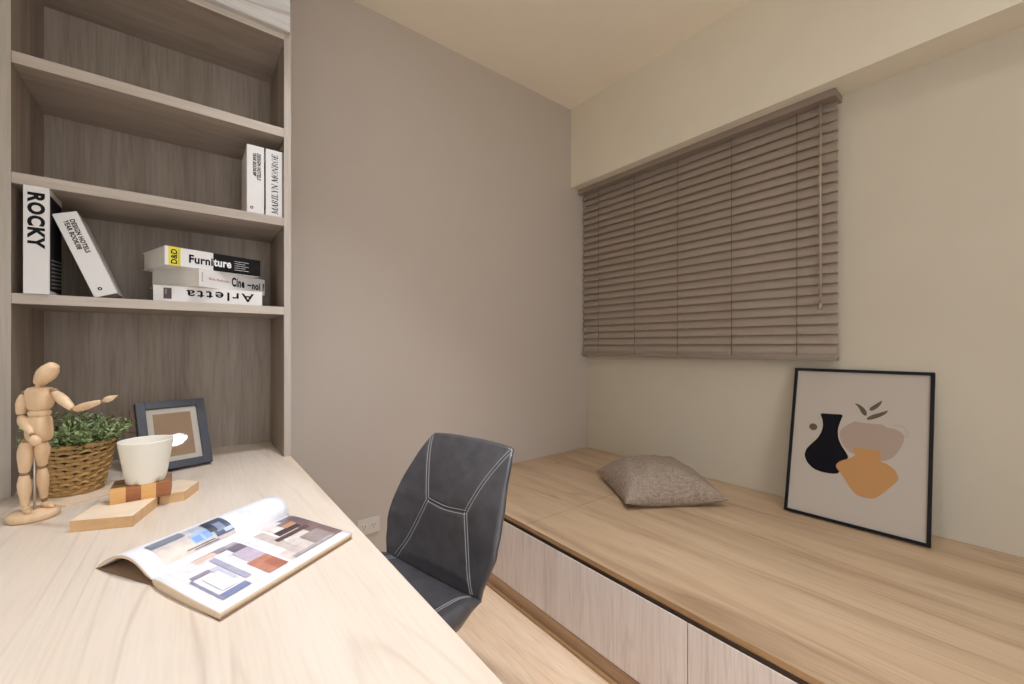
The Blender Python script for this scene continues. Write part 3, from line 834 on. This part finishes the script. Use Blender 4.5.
torso('pelvis', [(32, 46, 415.5, .012), (29.5, 48, 417.5, .0175), (28.5, 48.5, 423, .020), (28, 49, 430, .021), (28, 49.5, 436, .020), (30, 48, 440, .017), (36, 43, 442, .010)])
def joint(u, v, y, r): jm(MB().limb(px(u, v, y)-Vector((0, 0, .001)), px(u, v, y)+Vector((0, 0, .001)), [r, r], 14), 'joint_ball', 'manikin_joint')
joint(25.5, 392.5, -.002, .0085); joint(53.5, 390.5, 0, .0085)
jm(MB().limb(px(23.2, 396, -.004), px(20, 413, -.008), [.0085, .0115, .0125, .0105, .0085], 18), 'upper_arm')
joint(20, 415.5, -.008, .0065)
jm(MB().limb(px(21, 418, -.010), px(30.5, 433, -.026), [.0085, .012, .0115, .0085, .0065], 18), 'forearm')
joint(31.5, 435, -.027, .005)
jm(MB().limb(px(33, 437, -.028), px(36, 443.5, -.030), [.0065, .0105, .0115, .009], 18), 'hand')
jm(MB().limb(px(54.5, 393, 0), px(71, 408, -.004), [.0080, .0112, .0118, .0100, .0075], 18), 'upper_arm')
joint(73, 409.2, -.004, .006)
jm(MB().limb(px(76, 409, -.004), px(99.5, 401.8, -.012), [.0075, .0098, .0095, .0075, .0048], 18), 'forearm')
joint(102, 401.2, -.013, .0042)
jm(MB().limb(px(103.5, 400.8, -.013), px(116.5, 395.8, -.016), [.0042, .0075, .0068, .004, .0012], 16), 'hand')
joint(26.5, 441, -.004, .010); joint(42.5, 440, 0, .010)
jm(MB().limb(px(26, 444, -.004), px(24, 471, -.006), [.0125, .0155, .0150, .0125, .0100], 18), 'thigh')
joint(24, 474, -.006, .0085)
jm(MB().limb(px(23.6, 477, -.006), px(24.6, 505, -.004), [.0100, .0132, .0125, .0095, .0075], 18), 'calf')
jm(MB().limb(px(42, 444, 0), px(41.8, 464, .009), [.0120, .0148, .0138, .0112, .0092], 18), 'thigh')
joint(41.8, 467, .010, .0078)
jm(MB().limb(px(41.8, 470, .010), px(43.4, 497, .022), [.0092, .0118, .0112, .0088, .0070], 18), 'calf')
def foot(u, v, y0, y1, du):
    a = px(u, v, y0); b_ = px(u+du, v, y1); a.z = BT+.0065; b_.z = BT+.0050
    jm(MB().limb(a, b_, [.0065, .0075, .0075, .0050], 16), 'foot')
joint(24.6, 507, -.004, .006); joint(43.6, 500, .024, .0058)
foot(24.5, 509, -.004, -.026, 3); foot(43, 500, .026, .016, 9)

# ------------------------------------------------------------------ basket planter
pt = thing('basket_planter', 'bushy green plant in a woven seagrass basket behind the mannequin', 'plant', (-.268, 1.792, ZD+.0055))
BH = .140
def brad(t): return .064+.026*t**.75
mb = MB(); NC, NR = 11, 12
def weave(u, v):
    a = 2*PI*u; t = v
    row = v*NR; f = row-math.floor(row); r = int(math.floor(row))
    colp = u*NC*2*PI+(0 if r % 2 == 0 else PI)
    over = .5+.5*math.cos(colp)
    prof = math.sqrt(max(0, 1-(2*f-1)**2))
    R = brad(t)-.011+prof*(.001+.0135*over**.7)
    dz = .0038*math.sin(colp+PI/2)
    return (R*math.cos(a), R*math.sin(a), .004+t*BH+dz*(0 if v in (0, 1) else 1))
mb.grid(weave, NC*26, NR*8, 0, True, closeu=True)
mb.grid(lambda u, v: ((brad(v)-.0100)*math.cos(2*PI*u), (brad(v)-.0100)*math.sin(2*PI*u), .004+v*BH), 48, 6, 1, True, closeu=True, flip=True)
mb.lathe([(.001, 0), (.058, 0), (.064, .004), (.060, .008), (.001, .008)], 48)
bk = mb.build('basket', [M['weave'], M['weave_gap']], pt)
mb = MB()
for k in range(2):
    mb.tube([((.0885+.002*math.sin(22*2*PI*i/240+k*PI))*math.cos(2*PI*i/240), (.0885+.002*math.sin(22*2*PI*i/240+k*PI))*math.sin(2*PI*i/240), BH+.005+.003*math.cos(22*2*PI*i/240+k*PI)) for i in range(241)], .004, 8)
mb.build('rim_braid', M['weave'], bk)
MB().lathe([(.001, .118), (.080, .118), (.080, .124), (.04, .130), (.001, .132)], 32).build('soil', M['soil'], pt)
mb = MB(); rnd = random.Random(3)
for k in range(300):
    a = rnd.uniform(0, 2*PI); rr = math.sqrt(rnd.random())*.070
    base = Vector((rr*math.cos(a), rr*math.sin(a), .126))
    out = Vector((math.cos(a), math.sin(a), 0))
    sp_ = rr/.072
    L = rnd.uniform(.055, .112)*(1.08-.25*sp_)
    dirv = (Vector((0, 0, 1))*(1.25-.50*sp_)+out*(.08+.50*sp_)+Vector((rnd.uniform(-.35, .35), rnd.uniform(-.35, .35), 0))).normalized()
    tip = base+dirv*L+out*.008*sp_
    if tip.x*-.787+tip.y*.617 > .066: continue
    mb.tube([base, base.lerp(tip, .5)+Vector((rnd.uniform(-.004, .004),)*3), tip], .0007, 4, 1)
    nl = 15
    for i in range(nl):
        t = .15+.85*i/nl
        p = base.lerp(tip, t)
        az = rnd.uniform(0, 2*PI)
        side = dirv.orthogonal().normalized(); side.rotate(Matrix.Rotation(az, 3, dirv))
        ld = (side*.9+dirv*rnd.uniform(.2, 1.0)).normalized(); l = rnd.uniform(.012, .021); wd = l*.20
        nn = ld.cross(dirv).normalized()
        mid = p+ld*l*.5+dirv*.0008
        mb.add([p, mid+nn*wd, p+ld*l, mid-nn*wd], [[0, 1, 2, 3]], 0)
mb.build('foliage', [M['leaf'], plain('stem_green', srgb(84, 92, 52), .7)], pt)
tag(MB().prism([(-.350, 1.845), (-.345, 1.700), (-.262, 1.640), (-.158, 1.705), (-.160, 1.800), (-.2, 1.845)], ZD+.0002, ZD+.0052).build('wooden_board', [M['block']]), 'thin pale wooden board lying flat under the woven basket', 'board')

# ------------------------------------------------------------------ wooden tiles and cup
G2 = 'wooden blocks under the white pot'
def pxz(pts): return pts
H1 = .027
blk = [(-.219, 1.415), (-.104, 1.362), (-.066, 1.492), (-.160, 1.575)]
tag(MB().prism([(-.2195, 1.411), (-.106, 1.362), (-.066, 1.492), (-.184, 1.541)], ZD+.0003, ZD+H1, 0, 1).build('wooden_block', [M['block'], M['block_side']]), 'pale slanted pine block nearest the camera under the chequered block', 'block', G2)
tag(MB().prism([(-.062, 1.505), (-.008, 1.498), (.026, 1.585), (-.020, 1.640), (-.120, 1.600)], ZD+.0003, ZD+H1, 0, 1).build('wooden_block', [M['block'], M['block_side']]), 'pale slanted pine block farther back beside the photo frame', 'block', G2)
cb = thing('chequered_block', 'small laminated wood block of light and dark strips under the white pot', 'block', (-.1600, 1.487, ZD+H1+.0003), (0, 0, math.radians(-.7)), G2)
HC = .040; Lb = .122
mb = MB(); nst = 4
for i in range(nst):
    mb.box(i*Lb/nst, (i+1)*Lb/nst, 0, .009, 0, HC, 0 if i % 2 == 0 else 1, .0004)
for j in range(1, 9):
    for i in range(nst): mb.box(i*Lb/nst, (i+1)*Lb/nst, j*.010-.001, j*.010+.009, 0, HC, 2 if (i+j) % 3 else 1, .0003)
mb.build('strips', [M['strip_light'], M['strip_dark'], M['board_top']], cb)
zp = ZD+H1+HC+.0006
pot = thing('white_pot', 'empty matte white flared pot on the chequered wood block', 'pot', (-.091, 1.527, zp))
mb = MB(); n = 72
prof = [(r*1.055, z*.955) for r, z in [(.001, .004), (.036, .004), (.0365, 0), (.0395, 0), (.0405, .002), (.043, .018), (.0500, .070), (.0560, .114), (.0565, .117), (.0560, .119), (.0545, .119), (.0535, .117), (.0470, .068), (.039, .014), (.036, .009), (.001, .009)]]
vs = []; fs = []
for r, z in prof:
    for i in range(n):
        a = 2*PI*i/n
        zz = z
        if z == 0 and (i % 12) in (0, 1, 2): zz = .0045
        vs.append((r*math.cos(a), r*math.sin(a), zz))
for j in range(len(prof)-1):
    for i in range(n):
        k = (i+1) % n; fs.append([j*n+i, j*n+k, (j+1)*n+k, (j+1)*n+i])
mb.add(vs, fs, 0, True); mb.build('pot_body', M['pot'], pot, fixn=True)

# ------------------------------------------------------------------ charcoal photo frame on the desk
FW, FH, FD = .200, .250, .026
pf = thing('photo_frame', 'charcoal photo frame with white mat standing on the desk behind the pot', 'picture frame', (-.118, 1.842, ZD+.0005), (0, 0, math.radians(15)))
l2 = Matrix.Rotation(-math.radians(24), 4, 'X')
def fbx(mb, x0, x1, y0, y1, z0, z1, mi=0, bev=0): return mb.box(x0, x1, y0, y1, z0, z1, mi, bev, l2)
bw = .026; mb = MB()
lift = .0125
fbx(mb, 0, bw, 0, FD, lift, FH+lift, 0, .001); fbx(mb, FW-bw, FW, 0, FD, lift, FH+lift, 0, .001)
fbx(mb, bw, FW-bw, 0, FD, lift, bw+lift, 0, .001); fbx(mb, bw, FW-bw, 0, FD, FH-bw+lift, FH+lift, 0, .001)
mb.build('frame', M['navyframe'], pf)
mb = MB(); fbx(mb, bw, FW-bw, .012, .020, bw+lift, FH-bw+lift); mb.build('mat', M['mat'], pf)
mw = .019; mb = MB(); fbx(mb, bw+mw, FW-bw-mw, .0112, .0119, bw+mw+lift, FH-bw-mw+lift); mb.build('kraft_insert', M['kraft'], pf)
mb = MB(); fbx(mb, bw, FW-bw, .005, .006, bw+lift, FH-bw+lift); mb.build('glazing', M['glass'], pf)
mb = MB(); p0 = l2 @ Vector((FW/2, FD, FH*.62)); mb.add([p0+Vector((-.02, 0, 0)), p0+Vector((.02, 0, 0)), Vector((FW/2+.03, p0.y+.050, .001)), Vector((FW/2-.03, p0.y+.050, .001))], [[0, 1, 2, 3]])
mb.add([v+Vector((0, .003, 0)) for v in mb.v[:4]], [[3, 2, 1, 0]])
mb.build('easel_back', M['navyframe'], pf)

# ------------------------------------------------------------------ wall outlet
ot = thing('wall_outlet', 'white double socket low on the taupe wall beside the desk edge', 'outlet', (.758, YB, .240))
MB().box(-.060, .060, -.009, 0, -.043, .043, 0, .003).build('cover_plate', M['plate'], ot)
for sx in (-.026, .026):
    sk = MB().box(sx-.019, sx+.019, -.0115, -.008, -.017, .017, 0, .0015).build('socket', M['plate'], ot)
    mb = MB()
    for dx in (-.0065, .0065): mb.box(sx+dx-.0013, sx+dx+.0013, -.0119, -.0114, 0, .009)
    mb.box(sx-.002, sx+.002, -.0119, -.0114, -.011, -.006)
    mb.build('socket_holes', M['ink'], sk)

# ------------------------------------------------------------------ ceiling lamps (out of frame) and their light
def downlight(x, y, power, col, label, size=.16, spread=150, vis=26.0):
    r = thing('ceiling_downlight', label, 'lamp', (x, y, ZC), group='round ceiling downlights')
    MB().lathe([(.105, 0), (.125, -.001), (.128, -.006), (.105, -.012), (.102, -.004)], 40).build('trim_ring', M['lamp_ring'], r)
    MB().lathe([(.001, -.004), (.102, -.004), (.102, -.002), (.001, -.002)], 40).build('diffuser', emis('diffuser_glow', (col[0], col[1], col[2], 1), vis), r)
    li = bpy.data.lights.new('downlight', 'AREA'); li.shape = 'DISK'; li.size = size; li.energy = power
    li.color = col; li.spread = math.radians(spread)
    o = bpy.data.objects.new('downlight', li); C.objects.link(o); o.parent = r; o.location = (0, 0, -.016)
WARM = (.97, 1.0, 1.04); NEUT = (.96, 1.0, 1.12)
downlight(.38, 1.28, 4.6, NEUT, 'round ceiling downlight above the chair', spread=80)
downlight(.60, .50, 7.4, NEUT, 'round ceiling downlight above the desk edge', spread=95)
downlight(1.50, -.53, 2.2, WARM, 'round ceiling downlight near the bench front', spread=150)
downlight(.02, -.70, 4.5, WARM, 'round ceiling downlight over the near end of the desk', spread=130)

wd = bpy.data.worlds.new('World'); SC.world = wd; wd.use_nodes = True
wd.node_tree.nodes['Background'].inputs[0].default_value = (.95, 1.0, 1.06, 1)
wd.node_tree.nodes['Background'].inputs[1].default_value = 2.4  # fill light, enters the room through the added opening

# ------------------------------------------------------------------ camera
cam = bpy.data.cameras.new('camera'); co = bpy.data.objects.new('camera', cam); C.objects.link(co)
co.location = (0, 0, 1.2); co.rotation_euler = (PI/2, 0, -math.atan2(324, 413.6))
cam.sensor_width = 36; cam.lens = 413.6/1024*36; cam.shift_y = 4/1024; cam.clip_start = .02
SC.camera = co
SC.view_settings.view_transform = 'Standard'
SC.view_settings.look = 'None'
SC.view_settings.exposure = 0.22
SC.view_settings.gamma = 1.05
try:
    SC.cycles.use_denoising = True
    SC.cycles.max_bounces = 10; SC.cycles.diffuse_bounces = 6
    SC.cycles.sample_clamp_indirect = 4
except Exception: pass
